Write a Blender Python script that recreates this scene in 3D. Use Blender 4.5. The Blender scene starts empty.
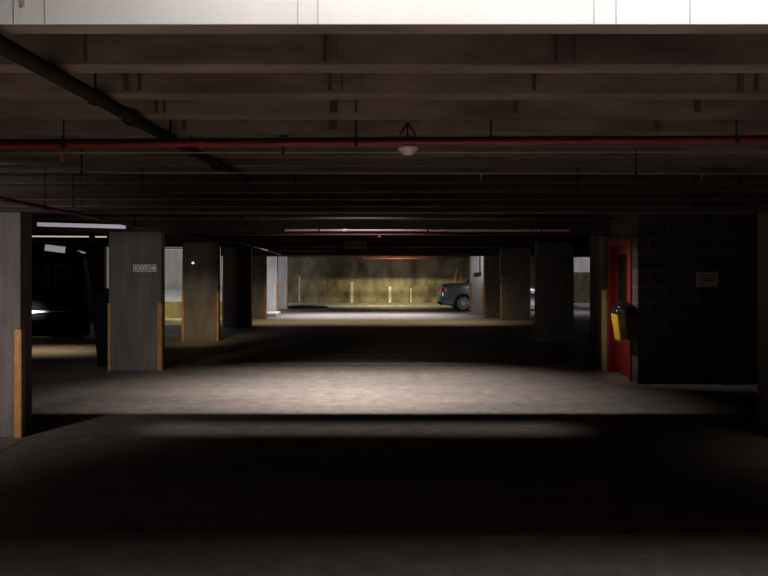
import bpy, bmesh, math, random
from mathutils import Vector, Matrix
random.seed(4)
S = bpy.context.scene
C = S.collection
PI = math.pi
R = math.radians
# ------------------------------------------------------------------ camera, world, light, exposure
EYE = 1.8; FP = 800.0
cd = bpy.data.cameras.new('camera'); cam = bpy.data.objects.new('camera', cd); C.objects.link(cam)
cam.location = (0, 0, EYE); cam.rotation_euler = (R(90), 0, 0)
cd.sensor_width = 36; cd.lens = FP/768*36; cd.shift_y = -24/768.0; cd.clip_end = 300
S.camera = cam
w = bpy.data.worlds.new('world'); S.world = w; w.use_nodes = True
w.node_tree.nodes['Background'].inputs[0].default_value = (0.55, 0.47, 0.5, 1)
w.node_tree.nodes['Background'].inputs[1].default_value = 0.0004
S.view_settings.view_transform = 'Standard'; S.view_settings.look = 'None'
S.view_settings.exposure = 0; S.view_settings.gamma = 1
S.view_settings.use_curve_mapping = False
try:
    S.cycles.use_denoising = True
    S.cycles.max_bounces = 6; S.cycles.diffuse_bounces = 2
    S.cycles.sample_clamp_indirect = 2.0
except Exception: pass

def area(name, loc, target, sx, sy, power, col, spread=180):
    l = bpy.data.lights.new(name, 'AREA'); l.shape = 'RECTANGLE'; l.size = sx; l.size_y = sy
    l.energy = power; l.color = col; l.spread = R(spread)
    o = bpy.data.objects.new(name, l); C.objects.link(o); o.location = loc
    d = Vector(target) - Vector(loc)
    q = d.to_track_quat('-Z', 'Y')
    if abs(d.x) < 1e-5 and abs(d.y) < 1e-5: q = Matrix.Identity(3).to_quaternion()
    o.rotation_euler = q.to_euler()
    return o
WHITE = (1.0, 0.90, 0.82); WARM = (1.0, 0.80, 0.48); YEL = (1.0, 0.84, 0.42); COOL = (0.97, 0.94, 1.0)
area('daylight_front_slot', (1.6, 2.45, 3.55), (1.6, 2.62, 2.6), 4.6, 0.35, 80, (1, .95, .92))
area('daylight_over_camera', (0.3, 2.35, 3.5), (0.3, 2.35, 0), 9.0, 0.5, 500, (1, .82, .72), 58)
area('daylight_middle_well', (-0.4, 11.95, 4.3), (-0.4, 11.25, 0), 0.9, 0.10, 150, (1, .91, .85), 92)
area('fill_behind_beam', (-0.3, 8.95, 2.68), (-0.3, 8.76, 0), 4.5, 0.06, 2.4, (1, .86, .76), 22)  # added lamp under the closed ceiling, makes the dim floor strip
area('fill_right_side', (5.6, 7.3, 2.6), (5.6, 7.3, 0), 3.0, 0.3, 3.0, WHITE, 75)  # added weak lamp for the right floor, no opening overhead
area('fill_door', (1.6, 12.0, 2.5), (3.8, 12.5, 1.1), 0.2, 0.04, 3.6, WHITE, 46)  # added lamp aimed at the door and block return
area('fill_van_rear', (-8.1, 17.2, 2.3), (-8.5, 19.4, 0.64), 0.2, 0.05, 1.6, COOL, 12)  # added lamp that brightens the pale wedge on the van bumper
area('fill_near_left', (-6.2, 2.0, 2.2), (-4.4, 8.3, 1.2), 1.0, 0.8, 18, (1, .92, .9), 40)  # added lamp to brighten the nearest left column
area('daylight_far_left', (-8.6, 26.3, 1.5), (-4.2, 29.6, 0.9), 2.4, 1.6, 50, COOL, 70)
area('fill_far_floor', (-0.8, 28.0, 2.64), (-0.8, 28.0, 0), 5.5, 0.9, 185, COOL, 88)  # added lamp below the unbroken ceiling, lights the far floor
area('fill_car', (5.4, 27.6, 2.6), (5.2, 30.2, 0.45), 3.6, 0.1, 22, COOL, 70)  # added lamp for the car's near side and wheels, no slot above
area('wall_wash_far', (0.4, 30.2, 2.68), (0.4, 34.0, 1.0), 1.8, 0.12, 60, YEL, 88)
area('glow_fourth_bay', (-0.6, 24.1, 2.62), (-0.6, 24.9, 0.1), 7.6, 0.2, 70, WARM, 84)
area('glow_third_column', (-4.3, 14.3, 2.25), (-4.3, 18.7, 0.35), 0.6, 0.1, 4, WARM, 32)
area('glow_left_bay', (-7.3, 16.6, 2.5), (-7.3, 16.6, 0), 2.4, 0.4, 14, WARM, 60)
area('glow_left_parapet', (-6.4, 23.7, 2.3), (-6.4, 25.0, 0.2), 2.2, 0.2, 16, YEL, 80)
area('sky_over_left_yard', (-11.0, 33.0, 7.0), (-11.0, 35.5, 0), 9, 5, 400, (1, .96, .92))
area('sky_over_right_yard', (11.0, 36.5, 6.0), (11.0, 38.0, 0), 5, 2.5, 260, COOL)
area('daylight_right_bay', (10.0, 29.5, 2.2), (7.0, 29.3, 0), 2, 1.0, 22, COOL, 70)

# ------------------------------------------------------------------ materials
def mat(name, col, rough=0.7, metal=0.0, noise=0.0, scale=6.0, stretch=(1, 1, 1), bump=0.0, emis=None, spec=0.5, dark=None, detail=6, coat=0):
    m = bpy.data.materials.new(name); m.use_nodes = True
    nt = m.node_tree; b = nt.nodes['Principled BSDF']
    b.inputs['Base Color'].default_value = (*col, 1); b.inputs['Roughness'].default_value = rough
    b.inputs['Metallic'].default_value = metal; b.inputs['Specular IOR Level'].default_value = spec
    b.inputs['Coat Weight'].default_value = coat
    if emis:
        b.inputs['Emission Color'].default_value = (*emis[0], 1); b.inputs['Emission Strength'].default_value = emis[1]
    tc = nt.nodes.new('ShaderNodeTexCoord'); mp = nt.nodes.new('ShaderNodeMapping')
    mp.inputs['Scale'].default_value = stretch
    nt.links.new(tc.outputs['Object'], mp.inputs['Vector'])
    n = nt.nodes.new('ShaderNodeTexNoise'); n.inputs['Scale'].default_value = scale; n.inputs['Detail'].default_value = detail
    n.inputs['Roughness'].default_value = 0.62
    nt.links.new(mp.outputs[0], n.inputs['Vector'])
    cr = nt.nodes.new('ShaderNodeValToRGB')
    d = dark if dark else tuple(c*(1-noise) for c in col)
    cr.color_ramp.elements[0].position = 0.32; cr.color_ramp.elements[0].color = (*d, 1)
    cr.color_ramp.elements[1].position = 0.66; cr.color_ramp.elements[1].color = (*[min(1, c*(1+noise*0.35)) for c in col], 1)
    nt.links.new(n.outputs['Fac'], cr.inputs['Fac']); nt.links.new(cr.outputs[0], b.inputs['Base Color'])
    if bump:
        bp = nt.nodes.new('ShaderNodeBump'); bp.inputs['Strength'].default_value = bump; bp.inputs['Distance'].default_value = 0.01
        n2 = nt.nodes.new('ShaderNodeTexNoise'); n2.inputs['Scale'].default_value = scale*7; n2.inputs['Detail'].default_value = 4
        nt.links.new(mp.outputs[0], n2.inputs['Vector'])
        nt.links.new(n2.outputs['Fac'], bp.inputs['Height']); nt.links.new(bp.outputs[0], b.inputs['Normal'])
    return m

def floor_mat():
    m = mat('floor_concrete', (.25, .215, .195), .62, noise=.4, scale=.6, stretch=(.3, 1, 1), bump=.25, spec=.35)
    nt = m.node_tree; b = nt.nodes['Principled BSDF']
    tc = [n for n in nt.nodes if n.type == 'TEX_COORD'][0]
    cr = [n for n in nt.nodes if n.type == 'VALTORGB'][0]
    n = nt.nodes.new('ShaderNodeTexNoise'); n.inputs['Scale'].default_value = 5; n.inputs['Detail'].default_value = 10; n.inputs['Roughness'].default_value = .75
    nt.links.new(tc.outputs['Object'], n.inputs['Vector'])
    r2 = nt.nodes.new('ShaderNodeValToRGB'); r2.color_ramp.elements[0].position = .36; r2.color_ramp.elements[0].color = (.5, .5, .5, 1)
    r2.color_ramp.elements[1].position = .6; r2.color_ramp.elements[1].color = (1, 1, 1, 1)
    nt.links.new(n.outputs['Fac'], r2.inputs['Fac'])
    mx = nt.nodes.new('ShaderNodeMix'); mx.data_type = 'RGBA'; mx.blend_type = 'MULTIPLY'; mx.inputs[0].default_value = .8
    nt.links.new(cr.outputs[0], mx.inputs[6]); nt.links.new(r2.outputs[0], mx.inputs[7])
    nt.links.new(mx.outputs[2], b.inputs['Base Color'])
    return m
def block_mat(front=True):
    m = bpy.data.materials.new('blockwork'); m.use_nodes = True; nt = m.node_tree; b = nt.nodes['Principled BSDF']
    tc = nt.nodes.new('ShaderNodeTexCoord'); sp = nt.nodes.new('ShaderNodeSeparateXYZ'); cb = nt.nodes.new('ShaderNodeCombineXYZ')
    ad = nt.nodes.new('ShaderNodeMath'); ad.operation = 'ADD'
    nt.links.new(tc.outputs['Object'], sp.inputs[0])
    nt.links.new(sp.outputs[0], ad.inputs[0]); nt.links.new(sp.outputs[1], ad.inputs[1])
    nt.links.new(ad.outputs[0], cb.inputs[0]); nt.links.new(sp.outputs[2], cb.inputs[1])
    br = nt.nodes.new('ShaderNodeTexBrick'); nt.links.new(cb.outputs[0], br.inputs['Vector'])
    br.inputs['Scale'].default_value = 1; br.inputs['Brick Width'].default_value = .49; br.inputs['Row Height'].default_value = .2425
    br.inputs['Mortar Size'].default_value = .009; br.inputs['Mortar Smooth'].default_value = .3
    br.inputs['Color1'].default_value = (.04, .034, .035, 1); br.inputs['Color2'].default_value = (.07, .062, .06, 1)
    br.inputs['Mortar'].default_value = (.15, .12, .105, 1); br.offset = .5
    nt.links.new(br.outputs['Color'], b.inputs['Base Color']); b.inputs['Roughness'].default_value = .85
    bp = nt.nodes.new('ShaderNodeBump'); bp.inputs['Strength'].default_value = .6; bp.inputs['Distance'].default_value = .01; bp.invert = True
    nt.links.new(br.outputs['Fac'], bp.inputs['Height']); nt.links.new(bp.outputs[0], b.inputs['Normal'])
    return m
M = dict(
    floor=floor_mat(),
    ceil=mat('ceiling_concrete', (.095, .076, .064), .85, noise=.75, scale=3.2, stretch=(.35, 1, 1), bump=.3),
    white=mat('pale_beam_paint', (.82, .80, .78), .8, noise=.13, scale=1.3, stretch=(1, 1, .25), bump=.2),
    beam=mat('shade_and_mark_concrete', (.032, .024, .021), .9, noise=.5, scale=2, stretch=(.4, 1, 1), bump=.3),  # shade on the deep beams put into the colour; also used for rib marks
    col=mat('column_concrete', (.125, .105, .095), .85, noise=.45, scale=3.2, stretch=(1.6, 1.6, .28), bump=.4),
    collit=mat('column_concrete_lit', (.42, .39, .38), .85, noise=.25, scale=3.2, stretch=(1.6, 1.6, .28), bump=.3),  # lit copy of the column concrete, daylight put into its colour
    wall=mat('far_wall_concrete', (.26, .225, .145), .85, noise=.7, scale=1.3, stretch=(1.6, 1, .7), bump=.4),
    pale=mat('pale_outdoor_concrete', (.62, .60, .58), .8, noise=.3, scale=1.5, stretch=(1.5, 1, .5), bump=.2),
    kerb=mat('kerb_concrete', (.5, .47, .42), .8, noise=.35, scale=3, bump=.3),
    guard=mat('yellow_guard_paint', (.42, .19, .025), .6, noise=.35, scale=9),
    cream=mat('cream_guard_paint', (.75, .55, .22), .6, noise=.25, scale=9),
    red=mat('red_pipe_paint', (.17, .009, .009), .65, noise=.25, scale=9), reddk=mat('old_dark_red_paint', (.11, .012, .012), .7, noise=.3),
    doorred=mat('red_door_paint', (.2, .01, .008), .4, noise=.15, scale=4),
    dark=mat('black_iron', (.007, .006, .006), .9, noise=.3, scale=8, spec=.15),
    silver=mat('galvanised_steel', (.3, .27, .25), .5, .3, noise=.15, scale=5),
    brown=mat('brown_primer', (.12, .075, .06), .7, noise=.3, scale=7),
    plastic=mat('white_plastic', (.8, .76, .74), .4, noise=.05),
    line=mat('worn_yellow_line', (.27, .185, .10), .8, noise=.6, scale=12),
    mark=mat('white_wall_paint', (.75, .72, .62), .8, noise=.35, scale=7),
    block=block_mat(),
    signp=mat('sign_face', (.16, .17, .165), .5, noise=.15), signw=mat('sign_lettering', (.62, .64, .62), .5, noise=.05),
    notice=mat('pale_notice', (.55, .42, .42), .6, noise=.1), text=mat('notice_print', (.2, .05, .06), .6),
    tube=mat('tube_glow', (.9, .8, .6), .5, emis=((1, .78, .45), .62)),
    cool_glow=mat('cool_glow_surface', (.8, .8, .85), .5, emis=((.78, .72, .85), .3)),  # also glows on the made-up lilac strip and slanted panels
    lamp=mat('lamp_glow', (.9, .9, .85), .5, emis=((1, .95, .82), .75)),
    binb=mat('black_bin_plastic', (.004, .0035, .0035), .8, noise=.2, spec=.1), bag=mat('black_bin_liner', (.012, .012, .013), .22, noise=.2),
    biny=mat('yellow_bin_panel', (.8, .52, .03), .45, noise=.12), slat=mat('brown_slats', (.12, .055, .04), .7, noise=.3, stretch=(8, 8, .5)),
    car=mat('silver_blue_car_paint', (.20, .235, .27), .3, .5, noise=.03, coat=.5),
    glass=mat('dark_car_glass', (.012, .014, .016), .08, noise=.05), tyre=mat('tyre_rubber', (.012, .012, .012), .8, noise=.2),
    rim=mat('alloy_rim', (.62, .62, .63), .35, .4, noise=.05), tail=mat('red_tail_lens', (.6, .03, .02), .2, noise=.05),
    clear=mat('pale_lens', (.7, .6, .55), .2, noise=.05), vanp=mat('dark_van_paint', (.004, .0035, .0035), .6, noise=.1, spec=.12),
    timber=mat('bare_timber', (.42, .30, .18), .8, noise=.4, scale=4, stretch=(1, 1, .2)),
)
# ------------------------------------------------------------------ mesh helpers
def box(bm, x0, x1, y0, y1, z0, z1, bev=0.0, rot=None):
    t = bmesh.new(); bmesh.ops.create_cube(t, size=1)
    for v in t.verts: v.co = Vector(((x0+x1)/2+v.co.x*(x1-x0), (y0+y1)/2+v.co.y*(y1-y0), (z0+z1)/2+v.co.z*(z1-z0)))
    if bev: bmesh.ops.bevel(t, geom=t.edges[:], offset=bev, segments=2, affect='EDGES', profile=.5)
    if rot:
        c = Vector(((x0+x1)/2, (y0+y1)/2, (z0+z1)/2)); bmesh.ops.rotate(t, cent=c, matrix=rot, verts=t.verts[:])
    merge(bm, t)
def merge(bm, t):
    me = bpy.data.meshes.new('tmp'); t.to_mesh(me); t.free(); bm.from_mesh(me); bpy.data.meshes.remove(me)
def tube(bm, a, b, r, seg=14, r2=None):
    a = Vector(a); b = Vector(b); d = b-a
    t = bmesh.new(); bmesh.ops.create_cone(t, cap_ends=True, segments=seg, radius1=r, radius2=r if r2 is None else r2, depth=d.length)
    mt = Matrix.Translation((a+b)/2) @ d.to_track_quat('Z', 'Y').to_matrix().to_4x4()
    bmesh.ops.transform(t, matrix=mt, verts=t.verts[:]); merge(bm, t)
def lathe(bm, prof, c=(0, 0, 0), axis='Z', seg=24, cap=True):
    t = bmesh.new(); rings = []
    for r, h in prof:
        ring = []
        for i in range(seg):
            a = 2*PI*i/seg; p = (r*math.cos(a), r*math.sin(a), h)
            if axis == 'Y': p = (r*math.cos(a), h, r*math.sin(a))
            ring.append(t.verts.new(Vector(p)+Vector(c)))
        rings.append(ring)
    for k in range(len(rings)-1):
        for i in range(seg):
            j = (i+1) % seg; t.faces.new((rings[k][i], rings[k][j], rings[k+1][j], rings[k+1][i]))
    if cap and prof[0][0] > 1e-4: t.faces.new(rings[0])
    if cap and prof[-1][0] > 1e-4: t.faces.new(rings[-1][::-1])
    bmesh.ops.remove_doubles(t, verts=t.verts[:], dist=1e-5)
    bmesh.ops.recalc_face_normals(t, faces=t.faces[:]); merge(bm, t)
def prism(bm, pts, axis, a, b):
    """polygon of 2-D pts extruded along axis from a to b"""
    t = bmesh.new()
    def P(p, h): return {'X': (h, p[0], p[1]), 'Y': (p[0], h, p[1]), 'Z': (p[0], p[1], h)}[axis]
    v0 = [t.verts.new(P(p, a)) for p in pts]; v1 = [t.verts.new(P(p, b)) for p in pts]
    t.faces.new(v0); t.faces.new(v1[::-1]); n = len(pts)
    for i in range(n): t.faces.new((v0[i], v1[i], v1[(i+1) % n], v0[(i+1) % n]))
    bmesh.ops.recalc_face_normals(t, faces=t.faces[:]); merge(bm, t)
def obj(name, bm, m, parent=None, smooth=False, loc=None):
    me = bpy.data.meshes.new(name); bm.to_mesh(me); bm.free()
    me.materials.append(m if not isinstance(m, str) else M[m])
    if smooth:
        for p in me.polygons: p.use_smooth = True
    o = bpy.data.objects.new(name, me); C.objects.link(o)
    if parent: o.parent = parent
    if loc: o.location = loc
    return o
def NB(): return bmesh.new()
def struct(name, bm, m):
    o = obj(name, bm, m); o['kind'] = 'structure'; return o
def tag(o, label, cat, group=None):
    o['label'] = label; o['category'] = cat
    if group: o['group'] = group
    return o
def thing(name, label, cat, loc=(0, 0, 0), rz=0, group=None):
    o = bpy.data.objects.new(name, None); C.objects.link(o); o.location = loc; o.rotation_euler = (0, 0, rz); o.empty_display_size = .1
    return tag(o, label, cat, group)
def textmesh(name, s, size, m, parent, loc, rot=(PI/2, 0, 0)):
    cu = bpy.data.curves.new(name, 'FONT'); cu.body = s; cu.size = size; cu.extrude = .0015; cu.align_x = 'CENTER'; cu.align_y = 'CENTER'
    o = bpy.data.objects.new(name+'_t', cu); C.objects.link(o)
    dg = bpy.context.evaluated_depsgraph_get(); me = bpy.data.meshes.new_from_object(o.evaluated_get(dg))
    C.objects.unlink(o); bpy.data.objects.remove(o)
    me.materials.clear(); me.materials.append(M[m])
    t = bpy.data.objects.new(name, me); C.objects.link(t); t.parent = parent; t.location = loc; t.rotation_euler = rot
    return t

# ------------------------------------------------------------------ structure
b = NB(); box(b, -30, 30, -6, 60, -.3, 0); struct('floor', b, 'floor')
# ribbed precast ceiling
ZS, ZF = 2.70, 2.94
def ceilz(y):
    ph = (y-3.0) % .61
    return ZS if ph < .165 else ZF
def ceiling_profile(y0, y1):
    pts = [(y0, 3.3), (y0, ZF)]; y = 3.0 + math.ceil((y0+.03-3.0)/.61)*.61
    while y+.21 < y1:
        pts += [(y-.025, ZF), (y, ZS), (y+.16, ZS), (y+.185, ZF)]
        y += .61
    return pts + [(y1, ZF), (y1, 3.3)]
b = NB()
SL0, SL1 = 11.16, 13.0
prism(b, ceiling_profile(3.0+.3, SL0), 'X', -14, 14)
prism(b, ceiling_profile(SL0, SL1), 'X', -14, -5.0); prism(b, ceiling_profile(SL0, SL1), 'X', 4.6, 14)
prism(b, ceiling_profile(SL1, 25.0), 'X', -14, 14)
prism(b, ceiling_profile(25.0, 34.8), 'X', -5.3, 14)
box(b, -14, 14, -6, -.2, 2.7, 3.0)
struct('ceiling', b, 'ceil')
b = NB(); box(b, -14, 14, 3.0, 3.006, 2.70, 3.6); struct('trim_1', b, 'white')
b = NB(); box(b, -14, 14, 3.006, 3.13, 2.70, 3.6); box(b, -14, 14, 3.13, 3.3, ZF, 3.6); struct('trim_16', b, 'ceil')
b = NB()
for px in (14, 45, 298, 318, 594, 616, 690): X = (px-384)/FP*3.0; box(b, X-.0017, X+.0017, 2.9985, 3.0, 2.70, 3.0)
X = (23-384)/FP*3.0; box(b, X-.008, X+.008, 2.997, 3.0, 2.765, 3.1)
struct('trim_13', b, 'kerb')
b = NB()
for Yf, xs in ((3.585, ((85, 2), (325, 3), (337, 1), (557, 3), (574, 3))), (4.195, ((126, 4), (139, 3), (330, 3), (342, 2), (534, 4), (741, 5), (757, 3))), (4.805, ((156, 3), (164, 2), (334, 8), (356, 2), (516, 3), (698, 6))), (5.415, ((184, 3), (333, 8), (657, 6)))):
    for px, wd in xs:
        X = (px-384)/FP*Yf; hw = wd/2/FP*Yf; box(b, X-hw, X+hw, Yf-.004, Yf+.01, 2.71, 2.9)
struct('trim_14', b, 'beam')
# downstand beams on the column lines
beams = [(8.30, 8.62, 2.34), (13.48, 13.80, 2.34), (18.72, 19.04, 2.30), (23.22, 23.5, 2.30), (25.95, 26.15, 2.06), (28.9, 29.2, 2.07), (32.0, 32.3, 2.07)]
for i, (y0, y1, z) in enumerate(beams):
    b = NB(); box(b, -14 if y0 < 25 else -5.3, 14, y0, y1, z, 2.95, .012); struct('trim_%d' % (i+2), b, 'beam')
b = NB(); box(b, -5.3, 8.0, 34.8, 35.1, 0, 3.3); struct('wall_far', b, 'wall')
b = NB(); box(b, -4.6, 8.0, 33.1, 34.8, 0, .11, .02); struct('trim_9', b, 'kerb')
b = NB(); box(b, -14.2, -14, -6, 25, 0, 3.3); struct('wall_left', b, 'ceil')
b = NB(); box(b, 14, 14.2, -6, 40, 0, 3.3); struct('wall_right', b, 'ceil')
b = NB(); box(b, -14.2, 14.2, -6.2, -6, 0, 3.3); struct('wall_behind', b, 'ceil')
b = NB(); box(b, -14, -8.75, 25.0, 25.25, 0, 3.3); struct('wall_back_left', b, 'ceil')
b = NB(); box(b, -8.75, -4.7, 25.0, 25.2, 0, .62, .015); struct('wall_parapet', b, 'wall')
b = NB(); box(b, -8.7, -4.8, 24.5, 24.98, 0, .11, .02); struct('trim_15', b, 'kerb')
# stair enclosure on the right: block front, short block return, opening for the red door
XW = 3.80; YF = 11.97
b = NB(); box(b, XW, 14, YF, YF+.22, 0, 2.30); box(b, XW, XW+.22, YF+.22, 12.24, 0, 2.30)
struct('wall_blockwork', b, 'block')
b = NB(); box(b, XW-.0, 14, YF-.03, YF+.2, 2.26, 2.95, .01); box(b, XW, XW+.22, YF+.2, 13.5, 2.21, 2.95); struct('trim_10', b, 'block')
b = NB(); box(b, 3.86, 4.2, 13.9, 15.0, 0, 2.9); box(b, 4.1, 14, 14.9, 15.1, 0, 2.9); struct('wall_stair_side', b, 'block')
# outside beyond the openings
b = NB(); box(b, -30, -4.5, 42, 42.4, -.2, 5)
for k in range(9): box(b, -28+k*2.6, -27.75+k*2.6, 41.85, 42, 0, 1.9)
struct('wall_yard_left', b, 'pale')
b = NB(); prism(b, [(30, 0), (41.8, 0), (41.8, .55)], 'X', -29, -5.6); struct('trim_11', b, 'pale')
b = NB(); prism(b, [(-14.5, 2.35), (-6.3, 2.62), (-6.3, 2.85), (-14.5, 2.75)], 'Y', 31.6, 32.2); struct('trim_12', b, 'pale')
b = NB(); box(b, 8.6, 20, 37, 37.2, 0, 1.42); struct('wall_yard_low', b, 'wall')
b = NB(); box(b, 6, 24, 42, 42.3, 0, 5); struct('wall_yard_right', b, 'pale')

# red door in the stair enclosure
d = bpy.data.objects.new('door_1', None); C.objects.link(d); d.location = (XW, 12.24, 0); d['kind'] = 'structure'
b = NB(); box(b, -.03, .12, 0, .13, 0, 2.21); box(b, -.03, .12, 1.11, 1.24, 0, 2.21); box(b, -.03, .12, .13, 1.11, 2.09, 2.21); obj('door_frame', b, 'doorred', d)
b = NB(); box(b, .07, .115, .13, 1.11, .01, 2.09, .006); obj('door_leaf', b, 'doorred', d)
b = NB(); box(b, .06, .07, .52, .95, 1.15, 1.95); obj('vision_panel', b, 'dark', d)
b = NB(); box(b, .055, .07, .2, .27, .95, 1.7, .003); obj('push_plate', b, 'red', d)
b = NB(); tube(b, (.03, .23, 1.0), (.03, .23, 1.3), .012); tube(b, (.03, .23, 1.02), (.07, .23, 1.02), .01); tube(b, (.03, .23, 1.28), (.07, .23, 1.28), .01); obj('door_handle', b, 'silver', d)

# ------------------------------------------------------------------ columns
def column(x0, x1, y0, y1, ztop, label, guards='LR', gz=1.14, gm='guard', m='col', gw=.035):
    cx = (x0+x1)/2
    t = thing('concrete_column', label, 'column', (cx, y0, 0), 0, 'concrete columns of the car park')
    hw = (x1-x0)/2; dp = y1-y0
    b = NB(); box(b, -hw, hw, 0, dp, 0, ztop, .012); obj('shaft', b, m, t)
    for g in guards:
        s = -1 if g == 'L' else 1
        b = NB()
        gq = gw if s > 0 or m == 'x' or gm == 'cream' else .035
        box(b, min(s*hw, s*(hw-gq)), max(s*hw, s*(hw-gq)), -.012, .0, .0, gz, .003)
        box(b, min(s*(hw), s*(hw+.012)), max(s*(hw), s*(hw+.012)), -.012, .075, 0, gz, .003)
        obj('corner_guard', b, gm, t)
    return t
column(-4.7, -3.77, 8.30, 8.58, 2.34, 'nearest left column, cut by the left edge of the photo', 'R', 1.12, gw=.06)
c2 = column(-4.64, -3.75, 13.48, 13.7, 2.34, 'second column on the left, with the small exit sign and bin beside it', gw=.065)
c3 = column(-4.72, -3.88, 18.72, 18.95, 2.30, 'third column on the left, with a tiny round lamp near its top')
column(-4.68, -3.86, 23.22, 23.45, 2.30, 'black unlit fourth column on the left')
column(-4.7, -3.87, 26.2, 26.45, 2.3, 'brown-lit fifth column on the left, just in front of the white lit one')
column(-4.7, -3.86, 28.92, 29.18, 2.1, 'white daylit sixth column on the left', m='collit')
column(-4.65, -3.83, 31.8, 32.02, 2.1, 'grey daylit last column on the left, nearest the far wall', m='collit')
column(4.0, 4.88, 8.30, 8.58, 2.34, 'nearest right column, cut by the right edge of the photo', '')
column(3.71, 4.55, 13.52, 13.85, 2.34, 'right column with a cream corner strip beside the red door frame', 'L', 1.36, 'cream', gw=.06)
column(3.51, 4.37, 18.4, 18.65, 2.32, 'black unlit right column hiding the middle of the silver car', '')
column(3.74, 4.68, 25.6, 25.85, 2.32, 'dim right column with two orange strips in front of the silver car')
column(3.36, 4.0, 26.7, 26.92, 2.32, 'dark column squeezed between the two orange-edged right columns', 'L')
column(3.09, 3.56, 28.6, 28.85, 2.1, 'narrow daylit right column covering the car rear door, with black bracket', m='collit')
# exit sign on column two
t = thing('exit_sign', 'small dark exit sign with white lettering high on the second left column', 'sign', (-4.02, 13.46, 1.73))
b = NB(); box(b, -.2, .2, -.008, .012, -.065, .065, .003); obj('sign_plate', b, 'signp', t)
b = NB()
for r_ in ((-.195, .195, -.06, -.054), (-.195, .195, .054, .06), (-.195, -.189, -.06, .06), (.189, .195, -.06, .06), (.075, .081, -.06, .06)): box(b, r_[0], r_[1], -.010, -.008, r_[2], r_[3])
obj('sign_border', b, 'signw', t)
textmesh('sign_text', 'EXIT', .105, 'signw', t, (-.06, -.010, 0))
b = NB(); prism(b, [(.10, -.012), (.145, -.012), (.145, -.04), (.18, 0), (.145, .04), (.145, .012), (.10, .012)], 'Y', -.011, -.008); obj('arrow', b, 'signw', t)
# round lamp
t = thing('bulkhead_lamp', 'tiny round white lamp high on the third left column', 'lamp', (-4.46, 18.72, 1.825))
b = NB(); lathe(b, [(.04, 0), (.04, -.03), (.032, -.04)], axis='Y'); obj('lamp_base', b, 'dark', t)
b = NB(); lathe(b, [(.032, -.035), (.03, -.055), (.016, -.07), (0, -.074)], axis='Y'); obj('lamp_glass', b, 'lamp', t, True)
# bracket and cable on the narrow right column
t = thing('wall_bracket', 'small black bracket with vertical conduit on the narrow daylit right column', 'bracket', (3.4, 28.6, 1.45))
b = NB(); box(b, -.16, .09, -.1, 0, 0, .04, .005); box(b, -.1, -.06, -.03, 0, -.1, 0); obj('shelf_arm', b, 'dark', t)
b = NB(); tube(b, (.03, -.02, .04), (.03, -.02, .62), .018); obj('conduit', b, 'dark', t)

# ------------------------------------------------------------------ pipes
def at(px, py, Y): return Vector(((px-384)/FP*Y, Y, EYE-(py-264)/FP*Y))
def pipe(name, label, cat, a, bb, r, m, hang=(), joints=(), zc=2.72, heads=(), group='pipes and conduits under the ceiling'):
    a = Vector(a); bb = Vector(bb)
    t = thing(name, label, cat, a, 0, group)
    L = bb-a
    q = NB(); tube(q, (0, 0, 0), L, r); obj('pipe_run', q, m, t, True)
    for f in joints:
        p = L*f; dn = L.normalized(); q = NB(); tube(q, p-dn*.03, p+dn*.03, r*1.45); obj('coupling', q, m, t)
    for f in hang:
        p = L*f; zc = ceilz(a.y+p.y); q = NB(); tube(q, p+Vector((0, 0, r)), (p.x, p.y, zc-a.z), .006, 8)
        dn = L.normalized(); tube(q, p-dn*.012, p+dn*.012, r*1.25); box(q, p.x-.03, p.x+.03, p.y-.02, p.y+.02, zc-a.z-.01, zc-a.z)
        obj('hanger', q, 'dark', t)
    for f in heads:
        p = L*f; q = NB(); tube(q, p-Vector((0, 0, r)), p-Vector((0, 0, r+.02)), .009, 10); tube(q, p-Vector((0, 0, r+.02)), p-Vector((0, 0, r+.045)), .004, 8)
        tube(q, p-Vector((0, 0, r+.045)), p-Vector((0, 0, r+.048)), .016, 12); obj('sprinkler_head', q, 'silver', t)
    return t
def span(name, label, cat, pyl, pyr, Y, r, m, x0=0, x1=768, **k):
    return pipe(name, label, cat, at(x0, pyl, Y), at(x1, pyr, Y), r, m, **k)
span('sprinkler_pipe', 'bright red sprinkler pipe running full width close under the near ribs', 'pipe', 147, 138.5, 5.0, .017, 'red', x0=-150, x1=918, hang=(.474, .2, .83), joints=(.33, .7))
span('cable_conduit', 'black conduit lying just above the bright red pipe', 'pipe', 142, 136.5, 5.14, .013, 'dark', x0=-150, x1=918, hang=(.3, .6))
span('thin_conduit', 'thin grey conduit above the deepest red line, carrying tiny bright sprinkler heads', 'pipe', 172.3, 174, 6.5, .0055, 'silver', x0=-120, x1=888, joints=(.3, .6), heads=(.596, .815), hang=(.2, .75))
span('thin_conduit', 'thinner grey conduit directly below the bright red pipe', 'pipe', 153, 152, 5.6, .005, 'silver', x0=-120, x1=888, heads=(.18,), hang=(.4,))
span('sprinkler_pipe', 'dull dark red pipe across the full width, midway up the black ceiling', 'pipe', 193, 190, 7.6, .012, 'reddk', x0=-100, x1=868, hang=(.25, .7), joints=(.5,))
span('cable_tray', 'brown pipe crossing above the white conduit, mid ceiling', 'pipe', 218, 219, 13.1, .022, 'brown', x0=20, x1=760, hang=(.3, .7), zc=2.86)
span('white_conduit', 'pale white conduit gleaming across the centre above the hanging sign', 'pipe', 230.2, 230.2, 13.2, .018, 'plastic', x0=285, x1=570, joints=(.21,), hang=(.12, .5, .9), zc=2.86)
rp = span('sprinkler_pipe', 'dim red pipe just beneath the white conduit with a red sprinkler under it', 'pipe', 234.6, 234.8, 13.0, .014, 'reddk', x0=180, x1=620, hang=(.1, .8), zc=2.86)
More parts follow.
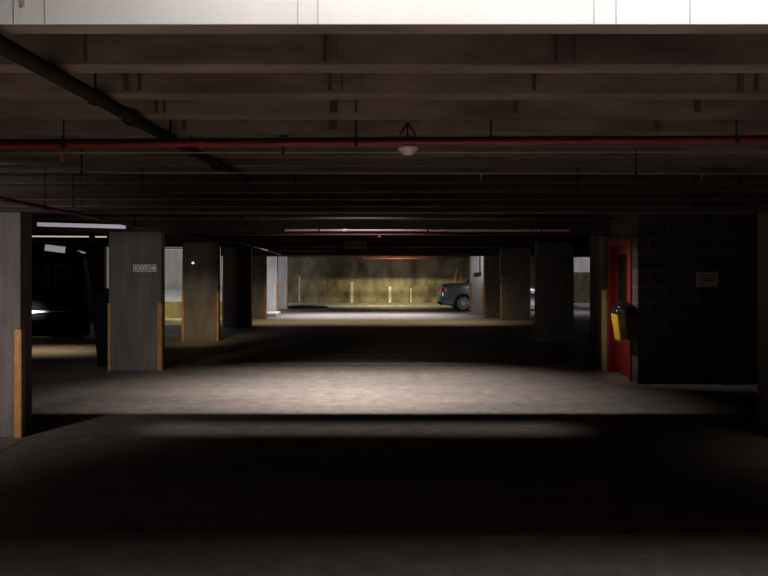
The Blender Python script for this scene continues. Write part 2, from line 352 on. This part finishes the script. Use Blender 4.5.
span('sprinkler_pipe', 'distant orange-lit red pipe along the top of the far wall', 'pipe', 255.2, 255.4, 25.7, .02, 'red', x0=236, x1=470, hang=(.2, .9), joints=(.45,), zc=2.86)
span('sprinkler_pipe', 'short lower red pipe right of the hanging sign, against the far wall top', 'pipe', 258.6, 258.6, 31.6, .018, 'red', x0=350, x1=455, hang=(.1, .9), zc=2.86)
span('brown_conduit', 'brown conduit above the silver car and dim right columns', 'pipe', 246.6, 246.6, 25.2, .02, 'brown', x0=395, x1=600, hang=(.2, .8), zc=2.86)
span('brown_conduit', 'brown conduit above the left half of the far wall', 'pipe', 250.8, 250.8, 25.3, .02, 'brown', x0=262, x1=336, hang=(.2, .8), zc=2.86)
span('brown_conduit', 'thin brown conduit along the bottom of the nearest deep beam', 'pipe', 206.5, 206.5, 8.2, .008, 'brown', x0=-60, x1=828, hang=(.15, .85))
span('brown_conduit', 'thin brown conduit along the middle of the nearest deep beam', 'pipe', 199.5, 199.5, 8.22, .007, 'brown', x0=-60, x1=828, hang=(.35, .65))
span('brown_conduit', 'thin brown conduit near the top of the nearest deep beam', 'pipe', 183, 182.5, 8.0, .006, 'brown', x0=-60, x1=828, hang=(.4, .9))
pipe('drain_pipe', 'thick black pipe running diagonally along the ceiling at upper left', 'pipe', (-1.50, 2.72, 2.655), (-1.42, 8.25, 2.655), .036, 'dark', hang=(.25, .6, .9), joints=(.35, .75), zc=2.71)
pipe('sprinkler_pipe', 'reddish brown pipe slanting from the left edge over the second left column', 'pipe', at(-40, 190, 5.9), at(182, 236, 14.6), .02, 'reddk', hang=(.2, .6), joints=(.42,), zc=2.72)
pipe('sloping_conduit', 'pale conduit sloping down above the fourth and fifth left columns', 'pipe', at(228, 239.5, 21.8), at(281, 254.5, 25.6), .017, 'silver', joints=(.4, .68), hang=(.15, .9), zc=2.86)
# red pendant sprinkler and smoke detector
o = NB(); lathe(o, [(.0, 0), (.012, 0), (.012, -.015), (.03, -.02), (.032, -.032), (.018, -.04), (0, -.042)], seg=16)
obj('sprinkler_head', o, 'red', rp, True, at(379.5, 235.4, 13.0)-rp.location)
t = thing('smoke_detector', 'round white smoke detector hanging below the bright red pipe', 'smoke detector', (.15, 5.04, 2.50))
b = NB(); lathe(b, [(0, -.012), (.028, -.012), (.04, -.003), (.044, .012), (.062, .016), (.066, .032), (.06, .04), (0, .042)], seg=32); obj('detector_body', b, 'plastic', t, True)
b = NB(); tube(b, (0, 0, .04), (0, 0, .075), .02); tube(b, (0, .05, .07), (0, .05, .2), .006); box(b, -.05, .05, .03, .055, .06, .07); tube(b, (-.05, .05, .12), (0, .05, .2), .006); tube(b, (.05, .05, .12), (0, .05, .2), .006); obj('mounting_bracket', b, 'dark', t)
# hanging sign
p = at(355.5, 244.5, 18.2)
t = thing('hanging_sign', 'dark rectangular sign hanging over the aisle centre in front of the far wall', 'sign', p)
b = NB(); box(b, -.245, .245, -.02, .02, -.085, .085, .006); obj('sign_box', b, mat('sign_dull_brown', (.2, .12, .11), .6, noise=.2), t)
b = NB(); box(b, -.2, -.1, -.024, -.02, -.055, .055); box(b, -.06, .06, -.024, -.02, -.03, .03); obj('sign_symbols', b, 'brown', t)
b = NB(); box(b, .1, .2, -.024, -.02, -.055, .055); obj('red_square', b, 'red', t)
for s_ in (-.2, .2): b = NB(); tube(b, (s_, 0, .085), (s_, 0, .56), .006); obj('hanger_rod', b, 'dark', t)

# light fittings and one made-up glowing strip in the left bay
def tube_light(label, a, bb, hgt, m, zc=2.70):
    a = Vector(a); bb = Vector(bb); L = (bb-a).length; mid = (a+bb)/2
    t = thing('fluorescent_light', label, 'light fitting', mid, 0, 'strip lights in the left bay')
    ang = math.asin((bb.z-a.z)/L)
    rot = Matrix.Rotation(-ang, 3, 'Y')
    b = NB(); box(b, -L/2, L/2, -.03, .03, hgt/2, hgt/2+.03, .004, None); bmesh.ops.rotate(b, cent=(0, 0, 0), matrix=rot, verts=b.verts[:]); obj('housing', b, 'dark', t)
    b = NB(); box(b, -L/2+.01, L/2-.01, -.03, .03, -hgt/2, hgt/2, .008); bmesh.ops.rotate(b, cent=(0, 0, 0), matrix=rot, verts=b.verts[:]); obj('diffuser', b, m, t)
    zc = ceilz(mid.y)
    for s_ in (-.3, .3): b = NB(); tube(b, (s_*L, 0, hgt/2+.04), (s_*L, 0, zc-mid.z), .006); obj('suspension_rod', b, 'dark', t)
tube_light('wide lilac-white made-up glowing strip at the ceiling between the first two left columns', at(37, 224.3, 12.85), at(126, 226.8, 12.85), .062, 'cool_glow')  # no fitting: glowing strip stands in for a daylit ceiling edge
tube_light('long thin yellow strip light below the wide lilac strip', at(30, 236.3, 17.7), at(89, 236.7, 17.7), .026, 'tube')
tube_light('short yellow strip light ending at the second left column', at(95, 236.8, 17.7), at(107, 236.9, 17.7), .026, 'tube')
tube_light('thin pale strip light between the second and third left columns', at(160, 249.2, 23.0), at(184, 249.4, 23.0), .03, 'cool_glow')

# floor lines
def line(label, x0, x1, y0, y1, m='line', nm='floor_line'):
    b = NB(); box(b, x0, x1, y0, y1, 0, .004); o = obj(nm, b, m); tag(o, label, 'painted line', 'painted bay lines on the floor')
line('worn yellow line on the floor along the left columns', -3.80, -3.74, 8.6, 19.0)
line('faint pale line on the floor along the right columns', 3.60, 3.68, 16.5, 25.4)
line('worn yellow line beside the nearest left column foot, towards the camera', -3.76, -3.68, 7.2, 8.25)
# marks on the far wall
for x, z0, z1, wd, lb in ((352, .12, 1.0, .10, 'white painted stripe low on the far wall, left of centre'), (390, .12, .82, .11, 'white painted stripe low on the far wall, at its centre'), (299.5, .12, 1.3, .06, 'faint pale stripe on the far wall beside the last left column'), (411, .12, .75, .06, 'faint pale stripe on the far wall left of the silver car')):
    X = (x-384)/FP*34.8; b = NB(); box(b, X-wd/2, X+wd/2, 34.79, 34.8, z0, z1); o = obj('wall_stripe', b, 'mark'); tag(o, lb, 'painted stripe', 'painted bay stripes on the far wall')
# kerb block by left columns
b = NB(); box(b, -4.4, -3.66, 27.2, 28.4, 0, .12, .02); o = obj('kerb_block', b, 'kerb'); tag(o, 'low concrete kerb block at the foot of the white daylit left column', 'kerb')
b = NB(); prism(b, [(-4.0, 32.5), (-3.0, 32.35), (-2.3, 32.7), (-2.5, 33.0), (-3.9, 33.05)], 'Z', 0, .06); o = obj('rubble_sheet', b, 'dark'); tag(o, 'flat dark scrap lying by the kerb at the left end of the far wall', 'debris')

# ------------------------------------------------------------------ wheelie bin
t = thing('wheelie_bin', 'tall black wheelie bin standing left of the second left column', 'bin', (-4.80, 14.12, 0))
b = NB(); tt = bmesh.new()
lv = [(.02, .20, .22), (.5, .235, .26), (1.05, .275, .30), (1.2, .285, .31), (1.22, .305, .33), (1.26, .305, .33)]
rings = []
for z, hx, hy in lv:
    ring = []
    for i in range(24):
        a = 2*PI*i/24; c, s_ = math.cos(a), math.sin(a); e = .35
        ring.append(tt.verts.new((hx*math.copysign(abs(c)**e, c), hy*math.copysign(abs(s_)**e, s_), z)))
    rings.append(ring)
for k in range(len(rings)-1):
    for i in range(24): tt.faces.new((rings[k][i], rings[k][(i+1) % 24], rings[k+1][(i+1) % 24], rings[k+1][i]))
tt.faces.new(rings[0][::-1]); tt.faces.new(rings[-1]); merge(b, tt); obj('bin_body', b, 'binb', t)
b = NB(); prism(b, [(-.34, 1.26), (.34, 1.26), (.36, 1.29), (.2, 1.36), (-.2, 1.375), (-.34, 1.33)], 'X', -.3, .3); obj('lid', b, 'binb', t)
for s_ in (-1, 1):
    b = NB(); tube(b, (s_*.17, .26, .1), (s_*.23, .26, .1), .1, 24); obj('wheel', b, 'tyre', t)
b = NB(); tube(b, (-.2, .37, 1.2), (.2, .37, 1.2), .018); tube(b, (-.2, .3, 1.2), (-.2, .37, 1.2), .015); tube(b, (.2, .3, 1.2), (.2, .37, 1.2), .015); obj('handle', b, 'binb', t)

# ------------------------------------------------------------------ litter bin on the blockwork
t = thing('litter_bin', 'yellow-fronted litter bin with black liner fixed to blockwork by the red door', 'litter bin', (3.8, 12.12, .66))
def tap(x0, x1, y0, y1, z0, z1, dx, dy):
    return [(x0+dx, y0+dy, z0), (x1, y0+dy, z0), (x1, y1-dy, z0), (x0+dx, y1-dy, z0), (x0, y0, z1), (x1, y0, z1), (x1, y1, z1), (x0, y1, z1)]
def hexa(bm, P):
    t2 = bmesh.new(); v = [t2.verts.new(p) for p in P]
    for f in ((0, 3, 2, 1), (4, 5, 6, 7), (0, 1, 5, 4), (1, 2, 6, 5), (2, 3, 7, 6), (3, 0, 4, 7)): t2.faces.new([v[i] for i in f])
    bmesh.ops.recalc_face_normals(t2, faces=t2.faces[:]); merge(bm, t2)
b = NB(); hexa(b, tap(-.30, -.01, -.15, .16, 0, .38, .05, .02)); obj('bin_body', b, 'slat', t)
b = NB()
for k in range(7):
    x = -.24+k*.034; box(b, x, x+.014, -.157, -.13, .02, .37)
obj('slats', b, 'slat', t)
b = NB(); hexa(b, [(-.26, -.145, -.01), (-.165, -.145, -.01), (-.165, .14, -.01), (-.26, .14, -.01), (-.315, -.168, .38), (-.20, -.168, .38), (-.20, .17, .38), (-.315, .17, .38)]); obj('yellow_panel', b, 'biny', t)
b = NB(); tt = bmesh.new(); bmesh.ops.create_icosphere(tt, subdivisions=4, radius=1)
from mathutils import noise as mn
for v in tt.verts:
    n = mn.noise(v.co*2.6)*.16 + mn.noise(v.co*7)*.06
    v.co = Vector((v.co.x*.17*(1+n)-.155, v.co.y*.19*(1+n)+.0, v.co.z*.125*(1+n)+.44))
merge(b, tt); obj('bin_liner', b, 'bag', t, True)
b = NB(); box(b, -.02, 0, -.1, .1, .05, .3); obj('wall_plate', b, 'dark', t)
# notice on the blockwork
p = at(707, 279.5, YF)
t = thing('notice', 'small pale notice fixed to the dark blockwork wall', 'sign', (p.x, YF, p.z))
b = NB(); box(b, -.165, .165, -.008, 0, -.11, .11, .002); obj('notice_board', b, 'notice', t)
for (x0, x1, z) in ((-.1, .1, .055), (-.12, .11, .02), (-.09, .1, -.02)):
    b = NB(); box(b, x0, x1, -.010, -.008, z-.008, z+.008); obj('text_line', b, 'text', t)

# ------------------------------------------------------------------ vehicles
def loft(bm, stations):
    """stations: list of rings (same count) of 3-D points, closed rings capped at both ends"""
    t2 = bmesh.new(); RR = [[t2.verts.new(p) for p in ring] for ring in stations]; n = len(RR[0])
    for k in range(len(RR)-1):
        for i in range(n): t2.faces.new((RR[k][i], RR[k][(i+1) % n], RR[k+1][(i+1) % n], RR[k+1][i]))
    t2.faces.new(RR[0][::-1]); t2.faces.new(RR[-1]); bmesh.ops.recalc_face_normals(t2, faces=t2.faces[:]); merge(bm, t2)
def cut(o, cutters):
    """subtract bmesh cutters from object's mesh and bake the result"""
    for cb_ in cutters:
        co = obj('cutter', cb_, 'dark', o.parent)
        md = o.modifiers.new('b', 'BOOLEAN'); md.operation = 'DIFFERENCE'; md.object = co; md.solver = 'EXACT'
        bpy.context.view_layer.update()
        dg = bpy.context.evaluated_depsgraph_get(); me = bpy.data.meshes.new_from_object(o.evaluated_get(dg))
        o.modifiers.clear(); o.data = me
        bpy.data.objects.remove(co)
def wheel(parent, x, y, side, r=.315, wd=.2):
    """side -1: outer face towards -Y"""
    root = NB(); lathe(root, [(r*.66, -wd/2), (r*.93, -wd/2), (r, -wd/2+.03), (r, wd/2-.03), (r*.93, wd/2), (r*.66, wd/2)], axis='Y', seg=36, cap=False)
    ty = obj('wheel', root, 'tyre', parent, False, (x, y, r))
    b = NB(); s_ = side
    lathe(b, [(r*.67, s_*wd*.48), (r*.70, s_*wd*.5), (r*.63, s_*wd*.5), (r*.60, s_*wd*.25), (r*.6, -s_*wd*.4), (r*.66, -s_*wd*.4)], axis='Y', seg=36, cap=False)
    for k in range(10):
        a = 2*PI*k/10; c, sn = math.cos(a), math.sin(a); px, pz = -sn, c; w1, w2 = .022, .016
        P = []
        for yy in (s_*wd*.34, s_*wd*.47):
            for rr, ww in ((r*.14, w1), (r*.64, w2)):
                P += [(c*rr+px*ww, yy, sn*rr+pz*ww), (c*rr-px*ww, yy, sn*rr-pz*ww)]
        hexa(b, [P[0], P[1], P[3], P[2], P[4], P[5], P[7], P[6]])
    lathe(b, [(0, s_*wd*.5), (r*.17, s_*wd*.49), (r*.2, s_*wd*.3), (0, s_*wd*.3)], axis='Y', seg=20)
    obj('rim', b, 'rim', ty)
    b = NB(); lathe(b, [(0, s_*wd*.1), (r*.6, s_*wd*.1), (r*.6, s_*wd*.05), (0, s_*wd*.05)], axis='Y', seg=24); obj('brake_disc', b, 'dark', ty)
    return ty
# silver saloon: local x 0 (rear bumper) .. 4.35 (nose), near side y = -.87
CARX, CARY = 2.15, 31.15
t = thing('parked_car', 'silver blue saloon car parked behind the right columns by the far wall', 'car', (CARX, CARY, 0))
def body_ring(x, zb, zt, hw, tuck=.06, crown=.03):
    n = []
    side = [(hw-.10, zb), (hw-.02, zb+.06), (hw, zb+.22), (hw-.005, (zb+zt)/2+.05), (hw-.02, zt-.10), (hw-.05, zt-.03), (hw-.11, zt), (hw*.5, zt+crown)]
    pts = [(x, -s_, z) for s_, z in side] + [(x, s_, z) for s_, z in side[::-1]]
    return pts
st = [(0.0, .36, .72, .68), (.03, .30, .80, .76), (.10, .26, .97, .81), (.3, .22, 1.01, .85), (.7, .20, 1.02, .87), (1.2, .19, 1.0, .875), (2.0, .18, .985, .88), (2.9, .18, .95, .875), (3.25, .18, .93, .87), (3.7, .2, .85, .855), (4.1, .22, .76, .80), (4.28, .26, .66, .72), (4.36, .32, .55, .62)]
b = NB(); loft(b, [body_ring(*s_) for s_ in st]); body = obj('body', b, 'car', t)
cs = []
for x in (.85, 3.45):
    q = NB(); tube(q, (x, -1.2, .315), (x, -.62, .315), .365, 40); cs.append(q)
    q = NB(); tube(q, (x, .62, .315), (x, 1.2, .315), .365, 40); cs.append(q)
cut(body, cs)
for p_ in body.data.polygons: p_.use_smooth = True
for s_ in (-1, 1):
    for x in (.85, 3.45): b = NB(); tube(b, (x, s_*.56, .34), (x, s_*.64, .34), .36, 32); obj('arch_liner', b, 'dark', t)
try: body.data.set_sharp_from_angle(angle=R(38))
except Exception: pass
# greenhouse
def gh(x, zb, zt, hb, ht):
    return [(x, -hb, zb), (x, -(hb*.35+ht*.65), zb+(zt-zb)*.7), (x, -ht, zt-.02), (x, -ht*.8, zt), (x, ht*.8, zt), (x, ht, zt-.02), (x, hb*.35+ht*.65, zb+(zt-zb)*.7), (x, hb, zb)]
b = NB(); loft(b, [gh(.95, .98, 1.02, .74, .66), gh(1.2, .98, 1.19, .77, .64), gh(1.55, .97, 1.34, .78, .60), gh(1.8, .96, 1.38, .78, .59), gh(2.3, .96, 1.39, .78, .59), gh(2.65, .95, 1.34, .78, .6), gh(3.0, .94, 1.15, .77, .66), gh(3.3, .92, .95, .75, .7)]); obj('windows', b, 'glass', t, True)
b = NB(); loft(b, [gh(1.5, 1.31, 1.35, .62, .60), gh(1.8, 1.34, 1.40, .62, .6), gh(2.3, 1.35, 1.41, .62, .6), gh(2.64, 1.31, 1.36, .62, .6)]); obj('roof', b, 'car', t, True)
for s_ in (-1, 1):
    b = NB()
    prism(b, [(.9, .98), (1.02, .98), (1.58, 1.34), (1.46, 1.34)], 'Y', s_*.70-.05, s_*.70+.02); obj('rear_pillar', b, 'car', t)
    b = NB(); tube(b, (1.9, s_*.775, .97), (1.95, s_*.625, 1.38), .025, 8); obj('door_pillar', b, 'dark', t)
    b = NB(); loft(b, [[(.035, s_*.78, .72), (.035, s_*.5, .72), (.035, s_*.5, .87), (.035, s_*.78, .87)], [(-.012, s_*.74, .73), (-.012, s_*.5, .73), (-.012, s_*.5, .86), (-.012, s_*.74, .86)]]); 
    box(b, .02, .16, min(s_*.80, s_*.862), max(s_*.80, s_*.862), .74, .88, .02)
    tl = obj('tail_light', b, 'tail', t)
    b = NB(); box(b, .14, .25, min(s_*.80, s_*.862), max(s_*.80, s_*.862), .76, .87, .01); obj('indicator_lens', b, 'clear', tl)
    b = NB(); box(b, 4.0, 4.24, min(s_*.55, s_*.8), max(s_*.55, s_*.8), .58, .70, .03); obj('headlight', b, 'clear', t)
    for x in (1.55, 2.6):
        b = NB(); box(b, x, x+.18, s_*.885-.015, s_*.885+.015, .80, .83, .008); obj('door_handle', b, 'car', t)
    b = NB(); box(b, 2.85, 2.97, s_*.98-.1, s_*.98+.08, .95, 1.08, .03); obj('wing_mirror', b, 'car', t)
    for x in (1.25, 2.18, 3.1):
        b = NB(); box(b, x, x+.012, s_*.876-.006, s_*.876+.006, .28, .93); obj('door_seam', b, 'dark', t)
    wheel(t, .85, s_*.77, s_); wheel(t, 3.45, s_*.77, s_)
b = NB(); loft(b, [[(.0, -.77, .34), (.0, .77, .34), (.0, .77, .58), (.0, -.77, .58)], [(-.05, -.70, .38), (-.05, .70, .38), (-.05, .70, .56), (-.05, -.70, .56)]]); box(b, -.02, .55, -.875, -.835, .40, .56, .02); box(b, -.02, .55, .835, .875, .40, .56, .02); obj('rear_bumper', b, 'car', t)
b = NB(); box(b, -.03, .3, -.7, .7, .24, .34, .03); obj('bumper_skirt', b, 'dark', t)
b = NB(); box(b, -.045, -.03, -.25, .25, .62, .73); obj('number_plate', b, 'plastic', t)

# dark van at the left
t = thing('parked_van', 'black van parked in the left bay beyond the nearest left column', 'van', (-8.15, 19.6, 0), R(20))
def vr(y, zb, zt, hb, ht):
    return [(-hb, y, zb), (-hb-.02, y, zb+.4), (-hb, y, 1.15), (-ht, y, zt-.15), (-ht+.12, y, zt), (ht-.12, y, zt), (ht, y, zt-.15), (hb, y, 1.15), (hb+.02, y, zb+.4), (hb, y, zb)]
b = NB(); loft(b, [vr(0.0, .42, 1.98, .8, .68), vr(.06, .35, 2.08, .86, .73), (vr(.2, .32, 2.12, .9, .76)), vr(2.6, .3, 2.12, .9, .77), vr(3.1, .3, 1.98, .9, .74), vr(3.7, .32, 1.32, .88, .8), vr(4.3, .36, 1.12, .8, .72)]); vb = obj('body', b, 'vanp', t)
cs = []
for y in (.85, 3.45):
    for s_ in (-1, 1):
        q = NB(); tube(q, (s_*.62, y, .33), (s_*1.3, y, .33), .39, 32); cs.append(q)
cut(vb, cs)
b = NB(); box(b, -.6, -.04, -.03, .03, 1.2, 1.8, .02); box(b, .04, .6, -.03, .03, 1.2, 1.8, .02); obj('rear_window', b, 'glass', t)
b = NB(); box(b, -.86, .86, -.13, .1, .42, .58, .04); obj('rear_bumper', b, 'vanp', t)
b = NB(); tt = bmesh.new(); bmesh.ops.create_cube(tt, size=1)
tt.free(); prism(b, [(-.62, .0), (.45, .045), (-.62, .085)], 'Y', -.155, -.125); obj('bumper_glint', b, mat('bumper_glint_white', (.85, .95, .97), .3, noise=.05), t, False, (0, 0, .6))  # pale wedge, the bumper's reflection put into colour and shape
for s_ in (-1, 1):
    b = NB(); box(b, min(s_*.76, s_*.88), max(s_*.76, s_*.88), -.03, .12, .8, 1.15, .02); obj('tail_light', b, mat('dull_tail_lens', (.08, .01, .01), .3), t)
    b = NB(); tube(b, (s_*.86, .02, 1.15), (s_*.735, .06, 1.95), .018, 10); obj('corner_highlight', b, 'silver', t)  # silver rod put in as the highlight along the body corner
    b = NB(); box(b, s_*.9-.01, s_*.9+.01, .5, 1.6, 1.2, 1.7); obj('side_window', b, 'glass', t)
    for y in (.85, 3.45):
        b = NB(); tube(b, (s_*.66, y, .33), (s_*.88, y, .33), .33, 28); wl = obj('wheel', b, 'tyre', t)
        b = NB(); tube(b, (s_*.87, y, .33), (s_*.89, y, .33), .2, 20); obj('hub_cap', b, 'rim', wl)
b = NB(); box(b, -.01, .01, -.035, 0, .6, 2.0); obj('door_seam', b, 'dark', t)

# leaning timber and pole by the car
a1 = at(459, 262, 33.6); a2 = at(450, 289, 32.9)
b = NB(); tube(b, (0, 0, 0), (a1.x-a2.x, .75, a1.z), .035, 4); o = obj('timber_plank', b, 'timber', None, False, (a2.x-.0, 32.9, .11)); tag(o, 'bare timber plank leaning on the far wall behind the car boot', 'plank')
b = NB(); tube(b, (0, 0, 0), (0, 0, 1.85), .022, 12); o = obj('upright_pole', b, 'timber', None, False, (3.28, 34.2, .11)); tag(o, 'thin upright pole against the far wall behind the car roof', 'pole')
# added glowing panels that stand in for bright openings above the van
def panel(label, p1, p2, Y, th, tilt):
    A = at(*p1, Y); B_ = at(*p2, Y); mid = (A+B_)/2; L = (B_-A).length
    t = thing('glow_panel', label, 'panel', mid, 0, 'added glowing panels in the left bay')
    ang = math.asin((B_.z-A.z)/L); rot = Matrix.Rotation(-ang, 3, 'Y') @ Matrix.Rotation(R(tilt), 3, 'X')
    b = NB(); box(b, -L/2, L/2, -.015, .015, -th/2, th/2, .004); bmesh.ops.rotate(b, cent=(0, 0, 0), matrix=rot, verts=b.verts[:]); obj('panel_face', b, 'cool_glow', t)
    b = NB(); box(b, -L/2-.02, L/2+.02, -.02, .02, th/2, th/2+.03); bmesh.ops.rotate(b, cent=(0, 0, 0), matrix=rot, verts=b.verts[:]); obj('panel_frame', b, 'timber', t)
    for s_ in (-.3, .3): b = NB(); tube(b, (s_*L, 0, th/2), (s_*L, 0, ceilz(mid.y)-mid.z), .008); obj('suspension_rod', b, 'dark', t)
panel('larger added glowing slanted panel high above the black van', (45, 247.5), (65, 250), 19.2, .15, 0)
panel('tiny added glowing slanted panel beside the larger one, above the parapet', (78, 251), (85, 253), 24.4, .05, 0)
